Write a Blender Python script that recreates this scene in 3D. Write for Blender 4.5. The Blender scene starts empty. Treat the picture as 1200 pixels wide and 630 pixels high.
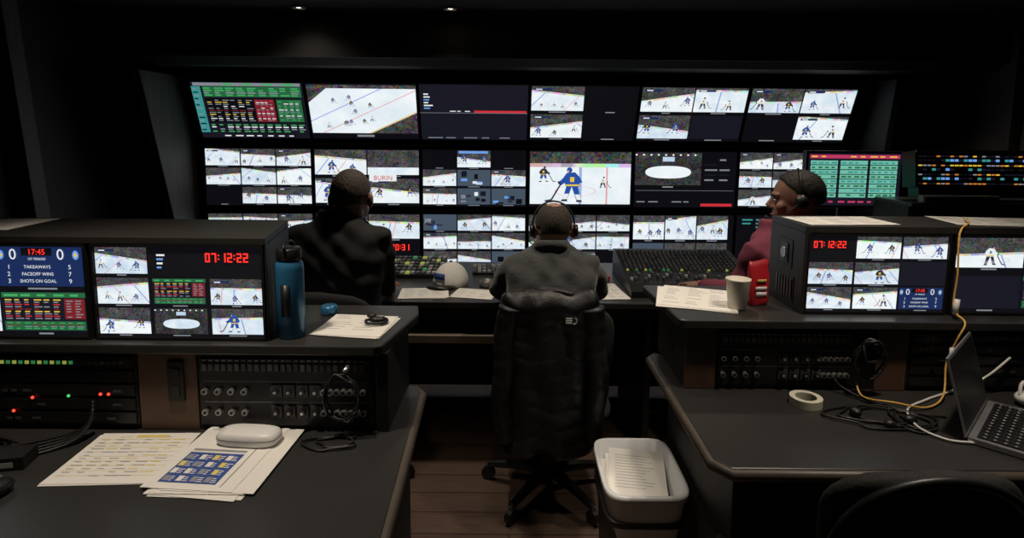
import bpy, math, random
from mathutils import Matrix, Vector
random.seed(7)
R=random.random
def U(a,b): return a+(b-a)*R()
sc=bpy.context.scene
try:
    sc.view_settings.view_transform='Standard'
    sc.view_settings.look='None'
except Exception: pass
COL=sc.collection
# ------------------------------------------------------------------ materials
def newmat(n):
    m=bpy.data.materials.new(n); m.use_nodes=True
    nt=m.node_tree; return m,nt,nt.nodes['Principled BSDF']
def lk(nt,a,b): nt.links.new(a,b)
def mth(nt,op,a,b=None,c=None):
    n=nt.nodes.new('ShaderNodeMath'); n.operation=op
    for i,x in enumerate((a,b,c)):
        if x is None: continue
        if isinstance(x,(int,float)): n.inputs[i].default_value=x
        else: lk(nt,x,n.inputs[i])
    return n.outputs[0]
def mixc(nt,f,a,b):
    n=nt.nodes.new('ShaderNodeMix'); n.data_type='RGBA'
    if isinstance(f,(int,float)): n.inputs[0].default_value=f
    else: lk(nt,f,n.inputs[0])
    for k,x in ((6,a),(7,b)):
        if isinstance(x,tuple): n.inputs[k].default_value=(*x,1)
        else: lk(nt,x,n.inputs[k])
    return n.outputs[2]
def noise(nt,scale,detail=3,vec=None,typ='ShaderNodeTexNoise'):
    n=nt.nodes.new(typ); n.inputs['Scale'].default_value=scale
    if 'Detail' in n.inputs: n.inputs['Detail'].default_value=detail
    if vec is not None: lk(nt,vec,n.inputs['Vector'])
    return n
def objco(nt,scale=(1,1,1)):
    t=nt.nodes.new('ShaderNodeTexCoord'); m=nt.nodes.new('ShaderNodeMapping')
    m.inputs['Scale'].default_value=scale; lk(nt,t.outputs['Object'],m.inputs['Vector']); return m.outputs[0]
def mat(name,col,rough=.5,metal=0,var=.25,scale=30,bump=0,stretch=(1,1,1),sheen=0,trans=0):
    m,nt,p=newmat(name)
    v=objco(nt,stretch); n=noise(nt,scale,4,v)
    c2=tuple(max(0,c*(1-var)) for c in col); c1=tuple(c*(1+var) for c in col)
    lk(nt,mixc(nt,n.outputs['Fac'],c2,c1),p.inputs['Base Color'])
    p.inputs['Roughness'].default_value=rough; p.inputs['Metallic'].default_value=metal
    if bump:
        b=nt.nodes.new('ShaderNodeBump'); b.inputs['Strength'].default_value=bump; b.inputs['Distance'].default_value=.01
        lk(nt,n.outputs['Fac'],b.inputs['Height']); lk(nt,b.outputs[0],p.inputs['Normal'])
    if sheen: p.inputs['Sheen Weight'].default_value=sheen
    if trans: p.inputs['Transmission Weight'].default_value=trans
    return m
def em(name,col,s=1.0):
    m,nt,p=newmat(name); p.inputs['Base Color'].default_value=(.01,.01,.01,1); p.inputs['Roughness'].default_value=.4
    p.inputs['Emission Color'].default_value=(*col,1); p.inputs['Emission Strength'].default_value=s; return m
def feedmat(name,kind,strength):
    m,nt,p=newmat(name)
    p.inputs['Base Color'].default_value=(.01,.01,.01,1); p.inputs['Roughness'].default_value=.35
    def uvn(nm):
        a=nt.nodes.new('ShaderNodeUVMap'); a.uv_map=nm
        s=nt.nodes.new('ShaderNodeSeparateXYZ'); lk(nt,a.outputs[0],s.inputs[0]); return s.outputs[0],s.outputs[1]
    u,v=uvn('uv'); s,t=uvn('seed')
    cx=mth(nt,'MULTIPLY_ADD',u,1.78,mth(nt,'MULTIPLY',s,50)); cy=mth(nt,'MULTIPLY_ADD',t,50,v)
    cv=nt.nodes.new('ShaderNodeCombineXYZ'); lk(nt,cx,cv.inputs[0]); lk(nt,cy,cv.inputs[1]); vec=cv.outputs[0]
    vo=noise(nt,26,0,vec,'ShaderNodeTexVoronoi'); nz=noise(nt,2.6,3,vec)
    crowd=mixc(nt,mth(nt,'MULTIPLY',nz.outputs['Fac'],1.1),vo.outputs['Color'],(.01,.01,.02))
    hs=nt.nodes.new('ShaderNodeHueSaturation'); hs.inputs['Saturation'].default_value=.9; hs.inputs['Value'].default_value=.26
    lk(nt,crowd,hs.inputs['Color']); crowd=hs.outputs[0]
    # ice tint varies feed to feed and softly across the sheet
    tint=mixc(nt,mth(nt,'FRACT',mth(nt,'MULTIPLY',s,17.3)),(.42,.60,.78),(.80,.88,.90))
    f=mth(nt,'MULTIPLY',mth(nt,'POWER',nz.outputs['Fac'],1.6),1.3)
    ice=mixc(nt,f,tint,(.98,1,1))
    uu=mth(nt,'SUBTRACT',u,.5); vv=mth(nt,'SUBTRACT',v,.5)
    if kind=='ice':
        b=mth(nt,'MULTIPLY_ADD',s,.50,.50)
        line=mth(nt,'ADD',b,mth(nt,'MULTIPLY',mth(nt,'MULTIPLY',mth(nt,'SUBTRACT',t,.5),.7),uu))
        q=mth(nt,'ADD',u,mth(nt,'MULTIPLY',mth(nt,'SUBTRACT',t,.5),mth(nt,'MULTIPLY',v,1.6)))
        r=mth(nt,'MULTIPLY',mth(nt,'LESS_THAN',mth(nt,'ABSOLUTE',mth(nt,'SUBTRACT',q,mth(nt,'MULTIPLY_ADD',s,2.2,-.6))),.008),.7)
        bl=mth(nt,'MULTIPLY',mth(nt,'LESS_THAN',mth(nt,'ABSOLUTE',mth(nt,'SUBTRACT',q,mth(nt,'MULTIPLY_ADD',t,2.0,-.5))),.014),.7)
        c=mixc(nt,r,ice,(.8,.15,.15)); c=mixc(nt,bl,c,(.12,.25,.65))
        dx=mth(nt,'MULTIPLY',mth(nt,'SUBTRACT',u,mth(nt,'MULTIPLY_ADD',t,1.1,-.1)),1.2); dy=mth(nt,'MULTIPLY',mth(nt,'SUBTRACT',v,.25),2.4)
        d=mth(nt,'SQRT',mth(nt,'ADD',mth(nt,'MULTIPLY',dx,dx),mth(nt,'MULTIPLY',dy,dy)))
        ring=mth(nt,'MULTIPLY',mth(nt,'LESS_THAN',mth(nt,'ABSOLUTE',mth(nt,'SUBTRACT',d,.24)),.008),.6)
        c=mixc(nt,ring,c,(.85,.35,.35))
        cb=nt.nodes.new('ShaderNodeCombineXYZ'); lk(nt,cx,cb.inputs[0]); ad=noise(nt,5,0,cb.outputs[0],'ShaderNodeTexVoronoi')
        adc=mixc(nt,.45,ad.outputs['Color'],(.8,.76,.66))
        c=mixc(nt,mth(nt,'GREATER_THAN',v,mth(nt,'SUBTRACT',line,.10)),c,adc)
        c=mixc(nt,mth(nt,'GREATER_THAN',v,mth(nt,'SUBTRACT',line,.03)),c,crowd)
    elif kind=='crowd':
        c=mixc(nt,mth(nt,'LESS_THAN',v,.3),crowd,ice)
    elif kind=='corner':
        k=mth(nt,'ADD',mth(nt,'MULTIPLY',u,1.0),mth(nt,'MULTIPLY',v,-1.0))
        c=mixc(nt,mth(nt,'LESS_THAN',mth(nt,'ABSOLUTE',mth(nt,'SUBTRACT',k,.1)),.006),ice,(.8,.2,.2))
        c=mixc(nt,mth(nt,'LESS_THAN',mth(nt,'ABSOLUTE',mth(nt,'SUBTRACT',k,-.25)),.008),c,(.2,.3,.8))
        c=mixc(nt,mth(nt,'GREATER_THAN',k,.53),c,(.75,.6,.3))
        c=mixc(nt,mth(nt,'GREATER_THAN',k,.56),c,crowd)
        c=mixc(nt,mth(nt,'LESS_THAN',mth(nt,'ADD',u,mth(nt,'MULTIPLY',v,-.6)),-.38),c,crowd)
        c=mixc(nt,mth(nt,'GREATER_THAN',v,.93),c,crowd)
    elif kind=='arena':
        ex=mth(nt,'MULTIPLY',uu,2.9); ey=mth(nt,'MULTIPLY',mth(nt,'SUBTRACT',v,.4),5.2)
        dd=mth(nt,'ADD',mth(nt,'POWER',mth(nt,'ABSOLUTE',ex),2.4),mth(nt,'POWER',mth(nt,'ABSOLUTE',ey),2.4))
        hs.inputs['Value'].default_value=.15
        c=mixc(nt,mth(nt,'LESS_THAN',dd,1.0),crowd,ice)
        lt=mth(nt,'MULTIPLY',mth(nt,'LESS_THAN',mth(nt,'ABSOLUTE',mth(nt,'SUBTRACT',v,.8)),.07),mth(nt,'LESS_THAN',mth(nt,'ABSOLUTE',uu),.09))
        c=mixc(nt,lt,c,(.5,.65,.8))
        fl=mth(nt,'MULTIPLY',mth(nt,'LESS_THAN',mth(nt,'FRACT',mth(nt,'MULTIPLY',u,9)),.25),mth(nt,'LESS_THAN',mth(nt,'ABSOLUTE',mth(nt,'SUBTRACT',v,.93)),.02))
        c=mixc(nt,fl,c,(1,1,1))
    lk(nt,c,p.inputs['Emission Color']); p.inputs['Emission Strength'].default_value=strength
    return m
F={k:feedmat('feed_'+k,k,1.0) for k in('ice','crowd','corner','arena')}
E=dict(black=em('screen_black',(.004,.004,.006),1),dark=em('screen_dark',(.009,.009,.017),1),white=em('px_white',(.8,.84,.86),1),
 red=em('px_red',(.6,.03,.04),1.0),clock=em('px_clock',(1,.03,.02),1.6),green=em('px_green',(.06,.38,.12),1),dgreen=em('px_dgreen',(.02,.13,.05),1),
 blue=em('px_blue',(.02,.08,.36),1),yel=em('px_yellow',(.8,.55,.06),1),teal=em('px_teal',(.04,.28,.27),1),pink=em('px_pink',(.5,.04,.12),1),
 grey=em('px_grey',(.22,.24,.27),1),navy=em('px_navy',(.01,.025,.1),1),skin=em('px_skin',(.6,.35,.22),1),orange=em('px_orange',(.6,.2,.03),1),
 dred=em('px_dred',(.2,.015,.02),1),mint=em('px_mint',(.16,.50,.38),1),room=em('px_room',(.06,.085,.12),1),lblue=em('px_lblue',(.15,.35,.8),1),dk=em('px_player_dark',(.03,.03,.06),1))
black=mat('black_plastic',(.011,.011,.0115),.42); blackm=mat('black_metal',(.016,.016,.017),.4,.3)
casem=mat('housing_laminate',(.028,.026,.024),.42,0,.2,60,.05)
deskm=mat('desk_laminate',(.031,.030,.029),.36,0,.5,240)
edgem=mat('desk_edge',(.085,.068,.053),.45); gablem=mat('gable_panel',(.016,.015,.015),.6)
woodp=mat('brown_wood_panel',(.10,.052,.03),.5,0,.45,18,.1,(1,1,.12))
wallm=mat('wall_dark_wood',(.035,.032,.031),.6,0,.5,14,.15,(4,4,.15))
wallr=mat('wall_grey_wood',(.11,.10,.095),.6,0,.5,14,.15,(4,4,.15))
ceilm=mat('ceiling_dark',(.012,.012,.012),.8,0,.3,40); soffm=mat('soffit_black',(.008,.008,.008),.7)
silver=mat('silver_metal',(.55,.55,.56),.35,.8); dsilver=mat('dull_metal',(.22,.21,.2),.4,.7)
paperm=mat('paper_white',(.84,.82,.77),.8,0,.03,8); ink=mat('ink_grey',(.3,.3,.32),.8); inky=mat('ink_yellow',(.75,.6,.15),.8); inkb=mat('ink_blue',(.03,.08,.3),.7)
whitep=mat('white_plastic',(.8,.79,.77),.35,0,.04); binm=mat('bin_translucent',(.76,.78,.8),.4,0,.05,12); orangem=mat('yellow_cable',(.80,.47,.10),.5)
keym=mat('key_grey',(.12,.12,.13),.5); keyd=mat('key_dark',(.05,.05,.055),.5); keyw=mat('key_white',(.42,.42,.40),.5); redm=mat('red_foil',(.5,.02,.03),.35,0,.3,14,.2)
bluem=mat('bottle_blue',(.035,.17,.33),.3,.2,.1); fabr=mat('chair_fabric',(.02,.02,.021),.9,0,.5,160,.2); cupm=mat('paper_cup',(.75,.70,.6),.6,0,.05)
tapem=mat('tape_cream',(.78,.75,.6),.5,0,.05)
puff=mat('puffer_nylon',(.009,.009,.0105),.5,0,.3,16,.8)
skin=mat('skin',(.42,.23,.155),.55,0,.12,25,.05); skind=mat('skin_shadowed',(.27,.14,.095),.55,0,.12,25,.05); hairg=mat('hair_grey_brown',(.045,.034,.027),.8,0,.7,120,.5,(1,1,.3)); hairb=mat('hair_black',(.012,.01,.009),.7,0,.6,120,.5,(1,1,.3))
suit=mat('suit_black',(.012,.012,.014),.85,0,.3,10,.4); knit=mat('knit_grey_green',(.055,.06,.06),.95,0,.35,16,.9,sheen=.25)
maroon=mat('sweater_maroon',(.17,.03,.055),.9,0,.3,14,.5); pants=mat('trousers_dark',(.015,.016,.02),.9,0,.3,14,.4); lips=mat('lips',(.28,.1,.08),.5); eyew=mat('eye_white',(.6,.6,.6),.3)
ledr=em('led_red',(1,.05,.03),2); ledg=em('led_green',(.1,.8,.2),.8); ledy=em('led_yellow',(.5,.55,.1),.5); lamp=em('lamp_glow',(1,.85,.65),12)
ledd=em('led_dim_green',(.05,.3,.1),.5)
# floor planks
floorm,nt,p=newmat('floor_wood_planks')
bt=nt.nodes.new('ShaderNodeTexBrick'); v=objco(nt); lk(nt,v,bt.inputs['Vector'])
bt.inputs['Scale'].default_value=1; bt.inputs['Brick Width'].default_value=1.1; bt.inputs['Row Height'].default_value=.13; bt.inputs['Mortar Size'].default_value=.003
bt.inputs['Color1'].default_value=(.15,.095,.07,1); bt.inputs['Color2'].default_value=(.24,.16,.115,1); bt.inputs['Mortar'].default_value=(.025,.017,.013,1)
g=noise(nt,9,6,objco(nt,(1,12,1))); lk(nt,mixc(nt,mth(nt,'MULTIPLY',g.outputs['Fac'],.8),bt.outputs['Color'],(.04,.027,.02)),p.inputs['Base Color']); p.inputs['Roughness'].default_value=.45
# ------------------------------------------------------------------ mesh builder
class MB:
    def __init__(s): s.v=[];s.f=[];s.mi=[];s.ms=[];s.M=Matrix.Identity(4);s.uv={};
    def mid(s,m):
        if m not in s.ms: s.ms.append(m)
        return s.ms.index(m)
    def add(s,vs,fs,m):
        o=len(s.v); s.v+=[s.M@Vector(x) for x in vs]; k=s.mid(m)
        for f in fs: s.f.append([o+i for i in f]); s.mi.append(k)
    def box(s,x0,x1,y0,y1,z0,z1,m):
        s.add([(x0,y0,z0),(x1,y0,z0),(x1,y1,z0),(x0,y1,z0),(x0,y0,z1),(x1,y0,z1),(x1,y1,z1),(x0,y1,z1)],
          [(0,3,2,1),(4,5,6,7),(0,1,5,4),(1,2,6,5),(2,3,7,6),(3,0,4,7)],m)
    def prism(s,poly,z0,z1,m):
        n=len(poly); s.add([(x,y,z0) for x,y in poly]+[(x,y,z1) for x,y in poly],
          [tuple(range(n))[::-1],tuple(range(n,2*n))]+[(i,(i+1)%n,n+(i+1)%n,n+i) for i in range(n)],m)
    def prismx(s,poly,x0,x1,m): # poly in (y,z)
        n=len(poly); s.add([(x0,y,z) for y,z in poly]+[(x1,y,z) for y,z in poly],
          [tuple(range(n))[::-1],tuple(range(n,2*n))]+[(i,(i+1)%n,n+(i+1)%n,n+i) for i in range(n)],m)
    def rings(s,rs,m,cap=True):
        n=len(rs[0]); vs=[p for r in rs for p in r]; fs=[]
        for j in range(len(rs)-1):
            for i in range(n): fs.append((j*n+i,j*n+(i+1)%n,(j+1)*n+(i+1)%n,(j+1)*n+i))
        if cap: fs.append(tuple(range(n))[::-1]); fs.append(tuple(range((len(rs)-1)*n,len(rs)*n)))
        s.add(vs,fs,m)
    def tube(s,pts,rad,m,seg=10,smooth=0):
        P=[Vector(p) for p in pts]
        if not isinstance(rad,(list,tuple)): rad=[rad]*len(P)
        rad=list(rad)
        if smooth:
            Q=[];q=[]
            for i in range(len(P)-1):
                a=P[max(0,i-1)];b=P[i];c=P[i+1];d=P[min(len(P)-1,i+2)]
                for k in range(smooth):
                    t=k/smooth
                    Q.append(.5*((2*b)+(c-a)*t+(2*a-5*b+4*c-d)*t*t+(3*b-a-3*c+d)*t**3)); q.append(rad[i]+(rad[i+1]-rad[i])*t)
            Q.append(P[-1]);q.append(rad[-1]);P,rad=Q,q
        rs=[];up=None
        for i,p in enumerate(P):
            d=(P[min(i+1,len(P)-1)]-P[max(i-1,0)])
            if d.length<1e-7: d=Vector((0,0,1))
            d.normalize()
            if up is None: up=Vector((0,0,1)) if abs(d.z)<.9 else Vector((1,0,0))
            a=d.cross(up); 
            if a.length<1e-4: a=d.cross(Vector((0,1,0)))
            a.normalize(); b=a.cross(d); up=b
            rs.append([p+(a*math.cos(2*math.pi*k/seg)+b*math.sin(2*math.pi*k/seg))*rad[i] for k in range(seg)])
        s.rings(rs,m)
    def cyl(s,p0,p1,r0,m,r1=None,seg=20): s.tube([p0,p1],[r0,r0 if r1 is None else r1],m,seg)
    def ell(s,c,r,m,seg=20,rg=12,rot=None,fn=None):
        rs=[]
        for j in range(rg+1):
            th=math.pi*(j/rg); th=min(max(th,.02),math.pi-.02); row=[]
            for i in range(seg):
                ph=2*math.pi*i/seg; d=Vector((math.sin(th)*math.cos(ph),math.sin(th)*math.sin(ph),-math.cos(th)))
                k=fn(d) if fn else 1
                q=Vector((d.x*r[0],d.y*r[1],d.z*r[2]))*k
                if rot: q=rot@q
                row.append(Vector(c)+q)
            rs.append(row)
        s.rings(rs,m)
    def lathe(s,c,prof,m,seg=28):
        s.rings([[Vector(c)+Vector((r*math.cos(2*math.pi*i/seg),r*math.sin(2*math.pi*i/seg),z)) for i in range(seg)] for r,z in prof],m)
    def build(s,name,parent=None,bevel=0,smooth=False,subd=0,auto=True):
        me=bpy.data.meshes.new(name); me.from_pydata([tuple(x) for x in s.v],[],s.f)
        for m in s.ms: me.materials.append(m)
        me.polygons.foreach_set('material_index',s.mi)
        if smooth: me.polygons.foreach_set('use_smooth',[True]*len(s.f))
        me.update(); o=bpy.data.objects.new(name,me); COL.objects.link(o)
        if parent: o.parent=parent
        if bevel:
            b=o.modifiers.new('b','BEVEL'); b.width=bevel; b.segments=2; b.limit_method='ANGLE'
        if subd:
            b=o.modifiers.new('s','SUBSURF'); b.levels=subd; b.render_levels=subd
        return o
def empty(n,loc=(0,0,0)):
    e=bpy.data.objects.new(n,None); e.empty_display_size=.1; COL.objects.link(e); return e
def bx(name,x0,x1,y0,y1,z0,z1,m,parent=None,bevel=0):
    b=MB(); b.box(x0,x1,y0,y1,z0,z1,m); return b.build(name,parent,bevel)
def RZ(a): return Matrix.Rotation(math.radians(a),4,'Z')
def RX(a): return Matrix.Rotation(math.radians(a),4,'X')
def TR(x,y,z): return Matrix.Translation((x,y,z))
# ------------------------------------------------------------------ screens
_txt={}
def textmesh(t):
    if t in _txt: return _txt[t]
    c=bpy.data.curves.new('t','FONT'); c.body=t; c.size=1; c.resolution_u=3; o=bpy.data.objects.new('t',c); COL.objects.link(o)
    dg=bpy.context.evaluated_depsgraph_get(); me=bpy.data.meshes.new_from_object(o.evaluated_get(dg))
    vs=[(v.co.x,v.co.y) for v in me.vertices]; fs=[tuple(p.vertices) for p in me.polygons]
    bpy.data.objects.remove(o); bpy.data.curves.remove(c); bpy.data.meshes.remove(me)
    _txt[t]=(vs,fs); return _txt[t]
SEG={'0':'abcdef','1':'bc','2':'abged','3':'abgcd','4':'fgbc','5':'afgcd','6':'afgedc','7':'abc','8':'abcdefg','9':'abcdfg'}
class Scr:
    def __init__(s,w,h,M):
        s.w=w;s.h=h;s.M=M;s.v=[];s.f=[];s.mi=[];s.ms=[];s.uv=[];s.sd=[]
    def face(s,pts,m,layer,uv=None,seed=None):
        o=len(s.v); s.v+=[(x,-.0005*layer,z) for x,z in pts]; s.f.append(list(range(o,o+len(pts))))
        if m not in s.ms: s.ms.append(m)
        s.mi.append(s.ms.index(m)); s.uv.append(uv or [(0,0)]*len(pts)); s.sd.append(seed or (0,0))
    def X(s,u): return (u-.5)*s.w
    def Z(s,v): return (v-.5)*s.h
    def rect(s,u0,v0,u1,v1,m,layer=2,seed=None):
        a,b,c,d=s.X(u0),s.Z(v0),s.X(u1),s.Z(v1)
        s.face([(a,b),(c,b),(c,d),(a,d)],m,layer,[(0,0),(1,0),(1,1),(0,1)],seed)
    def text(s,t,u,v,hgt,m,layer=5,center=True,bold=1):
        vs,fs=textmesh(t)
        if not vs: return
        k=hgt*s.h/.7; w=max(x for x,_ in vs)*k; ox=s.X(u)-(w/2 if center else 0); oz=s.Z(v)-hgt*s.h/2
        for f in fs: s.face([(ox+vs[i][0]*k,oz+vs[i][1]*k) for i in f],m,layer)
    def seg7(s,t,u,v,hgt,m,layer=5):
        H=hgt*s.h; W=H*.52; th=H*.15; x=s.X(u); z=s.Z(v)
        for ch in t:
            if ch==':':
                for q in (.28,.68): s.face([(x,z+H*q),(x+th,z+H*q),(x+th,z+H*q+th),(x,z+H*q+th)],m,layer)
                x+=th*2.2; continue
            R_={'a':(0,H-th,W,H),'g':(0,H/2-th/2,W,H/2+th/2),'d':(0,0,W,th),'f':(0,H/2,th,H),'b':(W-th,H/2,W,H),'e':(0,0,th,H/2),'c':(W-th,0,W,H/2)}
            for q in SEG[ch]:
                a,b,c,d=R_[q]; s.face([(x+a,z+b),(x+c,z+b),(x+c,z+d),(x+a,z+d)],m,layer)
            x+=W*1.32
    def player(s,u,v,size,jer=None,flip=1):
        j=jer or random.choice([E['blue'],E['blue'],E['dk'],E['white']]); x=s.X(u); z=s.Z(v); k=size*s.h
        P=lambda L:[(x+a*k*flip,z+b*k) for a,b in (L if flip>0 else L[::-1])]
        pant=E['blue'] if j!=E['white'] else E['dk']; sock=E['white'] if j!=E['white'] else E['grey']
        s.face(P([(-.27,0),(-.14,0),(.02,.45),(-.17,.45)]),pant,4); s.face(P([(.14,.04),(.28,.02),(.16,.45),(0,.45)]),pant,4)
        s.face(P([(-.27,.03),(-.15,.03),(-.085,.2),(-.225,.2)]),sock,5); s.face(P([(.14,.06),(.27,.05),(.225,.22),(.09,.22)]),sock,5)
        s.face(P([(-.30,-.02),(-.12,-.02),(-.14,.04),(-.27,.04)]),E['dk'],6); s.face(P([(.13,.0),(.33,.0),(.28,.06),(.14,.06)]),E['dk'],6)
        s.face(P([(-.2,.42),(.17,.42),(.27,.66),(.16,.82),(-.08,.84),(-.24,.68)]),j,5)
        s.face(P([(-.2,.44),(.17,.44),(.185,.49),(-.2,.49)]),E['yel'],6)
        s.face(P([(.12,.8),(.38,.56),(.32,.46),(.08,.62)]),j,6); s.face(P([(.31,.46),(.4,.5),(.42,.58),(.34,.58)]),E['dk'],7)
        s.face(P([(-.2,.72),(-.3,.55),(-.1,.5),(-.05,.6)]),j,6)
        s.face(P([(-.06,.56),(.06,.56),(.06,.70),(-.06,.70)]),E['grey'] if j==E['white'] else E['yel'],6)
        s.face(P([(.08+.085*math.cos(a*math.pi/4),.90+.085*math.sin(a*math.pi/4)) for a in range(8)]),E['blue'] if j==E['blue'] else E['dk'],6)
        s.face(P([(.09,.83),(.16,.85),(.155,.89),(.09,.89)]),E['skin'],7)
        s.face(P([(.3,.5),(.58,.02),(.78,-.02),(.78,.03),(.61,.06),(.34,.52)]),E['dk'],5)
    def table(s,u0,v0,u1,v1,rows,cols,cl,fill=.55,layer=3):
        rh=(v1-v0)/rows; cw=(u1-u0)/cols
        for r in range(rows):
            m=E[cl[r%len(cl)]]
            for c in range(cols):
                if R()<.9:
                    l=cw*U(.4,.85); a=u0+c*cw+cw*.06
                    s.rect(a,v0+r*rh+rh*(1-fill)/2,a+l,v0+r*rh+rh*(1+fill)/2,m,layer)
    def tile(s,u0,v0,u1,v1,kind='ice',n=None,label=True):
        g=.006; u0+=g;u1-=g; W=u1-u0;Hh=v1-v0; v0+=Hh*.02; v1-=Hh*.03
        if label:
            s.rect(u0,v0,u1,v0+Hh*.075,E['black'],2)
            w=U(.15,.35)*W; s.rect((u0+u1)/2-w/2,v0+Hh*.018,(u0+u1)/2+w/2,v0+Hh*.055,E['grey'],3); v0+=Hh*.085
        Hh=v1-v0; seed=(R(),R())
        if kind in F:
            s.rect(u0,v0,u1,v1,F[kind],2,seed)
            if kind=='ice':
                if n is None: n=random.choice([2,3,4])
                big={1:.78,2:.5,3:.34}.get(n,.2)
                for i in range(n):
                    sz=big*U(.75,1.1)*Hh; s.player(u0+W*((i+.5)/n+U(-.1,.1)*.8),v0+Hh*U(.06,.3 if n>1 else .12),sz,None,random.choice([-1,1]))
                if R()<.5: s.rect(u0+W*.05,v1-Hh*.16,u0+W*.38,v1-Hh*.08,E['navy'],3); s.rect(u0+W*.08,v1-Hh*.14,u0+W*.2,v1-Hh*.10,E['white'],4)
        elif kind=='dark': s.rect(u0,v0,u1,v1,E['black'],2)
        elif kind=='navy': s.rect(u0,v0,u1,v1,E['dark'],2)
        elif kind=='table':
            s.rect(u0,v0,u1,v1,E['dark'],2)
            s.rect(u0,v1-Hh*.13,u1,v1,E['dgreen'],3); s.table(u0+W*.02,v1-Hh*.12,u1,v1-Hh*.02,1,5,['green'],.6,4)
            s.table(u0+W*.03,v0+Hh*.3,u0+W*.72,v1-Hh*.16,9,6,['grey','red','grey','yel','dred'],.5,3)
            s.rect(u0+W*.74,v0+Hh*.32,u1-W*.02,v1-Hh*.16,E['dred'],3); s.table(u0+W*.76,v0+Hh*.34,u1-W*.03,v1-Hh*.18,7,2,['grey'],.4,4)
            s.rect(u0+W*.02,v0+Hh*.03,u1-W*.02,v0+Hh*.26,E['dgreen'],3); s.table(u0+W*.04,v0+Hh*.05,u1-W*.03,v0+Hh*.24,4,9,['green','grey','dred'],.5,4)
        elif kind=='score':
            s.rect(u0,v0,u1,v1,E['navy'],2)
            s.text('0',u0+W*.18,v0+Hh*.82,Hh*.27,E['white']); s.text('0',u0+W*.74,v0+Hh*.82,Hh*.27,E['white'])
            s.rect(u0+W*.28,v0+Hh*.78,u0+W*.64,v0+Hh*.98,E['black'],3); s.text('17:45',u0+W*.46,v0+Hh*.88,Hh*.14,E['clock'])
            s.text('1ST PERIOD',u0+W*.46,v0+Hh*.7,Hh*.06,E['white'])
            for i,t in enumerate(('TAKEAWAYS','FACEOFF WINS','SHOTS ON GOAL')):
                y=v0+Hh*(.50-.18*i); s.text(t,u0+W*.46,y,Hh*.08,E['white']); s.text(str(i+1),u0+W*.12,y,Hh*.11,E['white']); s.text(str(2*i+5),u0+W*.84,y,Hh*.11,E['white'])
            for q in (0.04,.92):
                s.face([(s.X(u0+W*q)+.5*Hh*s.h*.16*math.cos(a*math.pi/5),s.Z(v0+Hh*.8)+Hh*s.h*.12*math.sin(a*math.pi/5)) for a in range(10)],E['lblue'],4)
                s.face([(s.X(u0+W*q)+.3*Hh*s.h*.16*math.cos(a*math.pi/2),s.Z(v0+Hh*.8)+Hh*s.h*.07*math.sin(a*math.pi/2)) for a in range(4)],E['yel'],5)
        elif kind=='room':
            s.rect(u0,v0,u1,v1,E['room'],2)
            for i in range(7):
                a=u0+W*U(0,.75);b=v0+Hh*U(0,.6); s.rect(a,b,a+W*U(.08,.2),b+Hh*U(.1,.35),E[random.choice(['grey','dark','lblue','white','black','dk'])],3)
    def build(s,name,depth=.05,bez=.008,parent=None,bm=None,gloss=True):
        s.rect(0,0,1,1,E['black'],1)
        w=s.w/2;h=s.h/2;B=bez;D=depth;m=bm or black
        me=bpy.data.meshes.new(name)
        vs=list(s.v);fs=[list(f) for f in s.f];mi=list(s.mi);ms=list(s.ms)+[m];k=len(ms)-1;uv=list(s.uv);sd=list(s.sd)
        def bb(x0,x1,y0,y1,z0,z1):
            o=len(vs); vs.extend([(x0,y0,z0),(x1,y0,z0),(x1,y1,z0),(x0,y1,z0),(x0,y0,z1),(x1,y0,z1),(x1,y1,z1),(x0,y1,z1)])
            for f in [(0,3,2,1),(4,5,6,7),(0,1,5,4),(1,2,6,5),(2,3,7,6),(3,0,4,7)]:
                fs.append([o+i for i in f]); mi.append(k); uv.append([(0,0)]*4); sd.append((0,0))
        bb(-w-B,w+B,0,D,-h-B,h+B)
        bb(-w-B,-w,-.006,0,-h-B,h+B);bb(w,w+B,-.006,0,-h-B,h+B);bb(-w,w,-.006,0,-h-B,-h);bb(-w,w,-.006,0,h,h+B)
        me.from_pydata(vs,[],fs)
        for q in ms: me.materials.append(q)
        me.polygons.foreach_set('material_index',mi)
        a=me.uv_layers.new(name='uv'); b=me.uv_layers.new(name='seed')
        for pi,pl in enumerate(me.polygons):
            for j,li in enumerate(pl.loop_indices):
                a.data[li].uv=uv[pi][j]; b.data[li].uv=sd[pi]
        me.update(); o=bpy.data.objects.new(name,me); COL.objects.link(o); o.matrix_world=s.M
        if parent: o.parent=parent
        return o
# ------------------------------------------------------------------ room
bx('floor',-2.7,3.1,-1.7,4.6,-.1,0,floorm); bx('ceiling',-2.7,3.1,-1.7,4.6,2.2,2.3,ceilm)
bx('wall_left',-2.7,-2.6,-1.7,4.6,0,2.2,wallm); bx('wall_right',3.0,3.1,-1.7,4.6,0,2.2,wallr)
bx('wall_back',-2.6,3.0,4.5,4.6,0,2.2,soffm); bx('wall_front',-2.6,3.0,-1.7,-1.6,0,2.2,wallm)
b=MB(); b.prismx([(3.7,1.95),(3.78,1.9),(4.5,1.9),(4.5,2.2),(3.7,2.2)],-2.6,3.0,soffm); b.box(-2.6,3.0,3.68,3.7,1.94,1.965,ceilm); b.build('trim_1')
b=MB(); b.prismx([(3.58,1.85),(4.5,1.85),(4.5,0),(3.86,0),(3.86,.9)],-2.25,-2.20,wallr); b.build('trim_2',None,.004)
b=MB(); b.prismx([(3.9,1.86),(4.5,1.86),(4.5,0),(4.05,0),(4.05,.9)],2.46,2.5,soffm); b.build('trim_3',None,.004)
b=MB(); b.prismx([(3.0,2.2),(3.1,2.2),(3.3,0),(3.2,0)],-2.6,-2.5,wallr); b.build('trim_4',None,.004)
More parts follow.
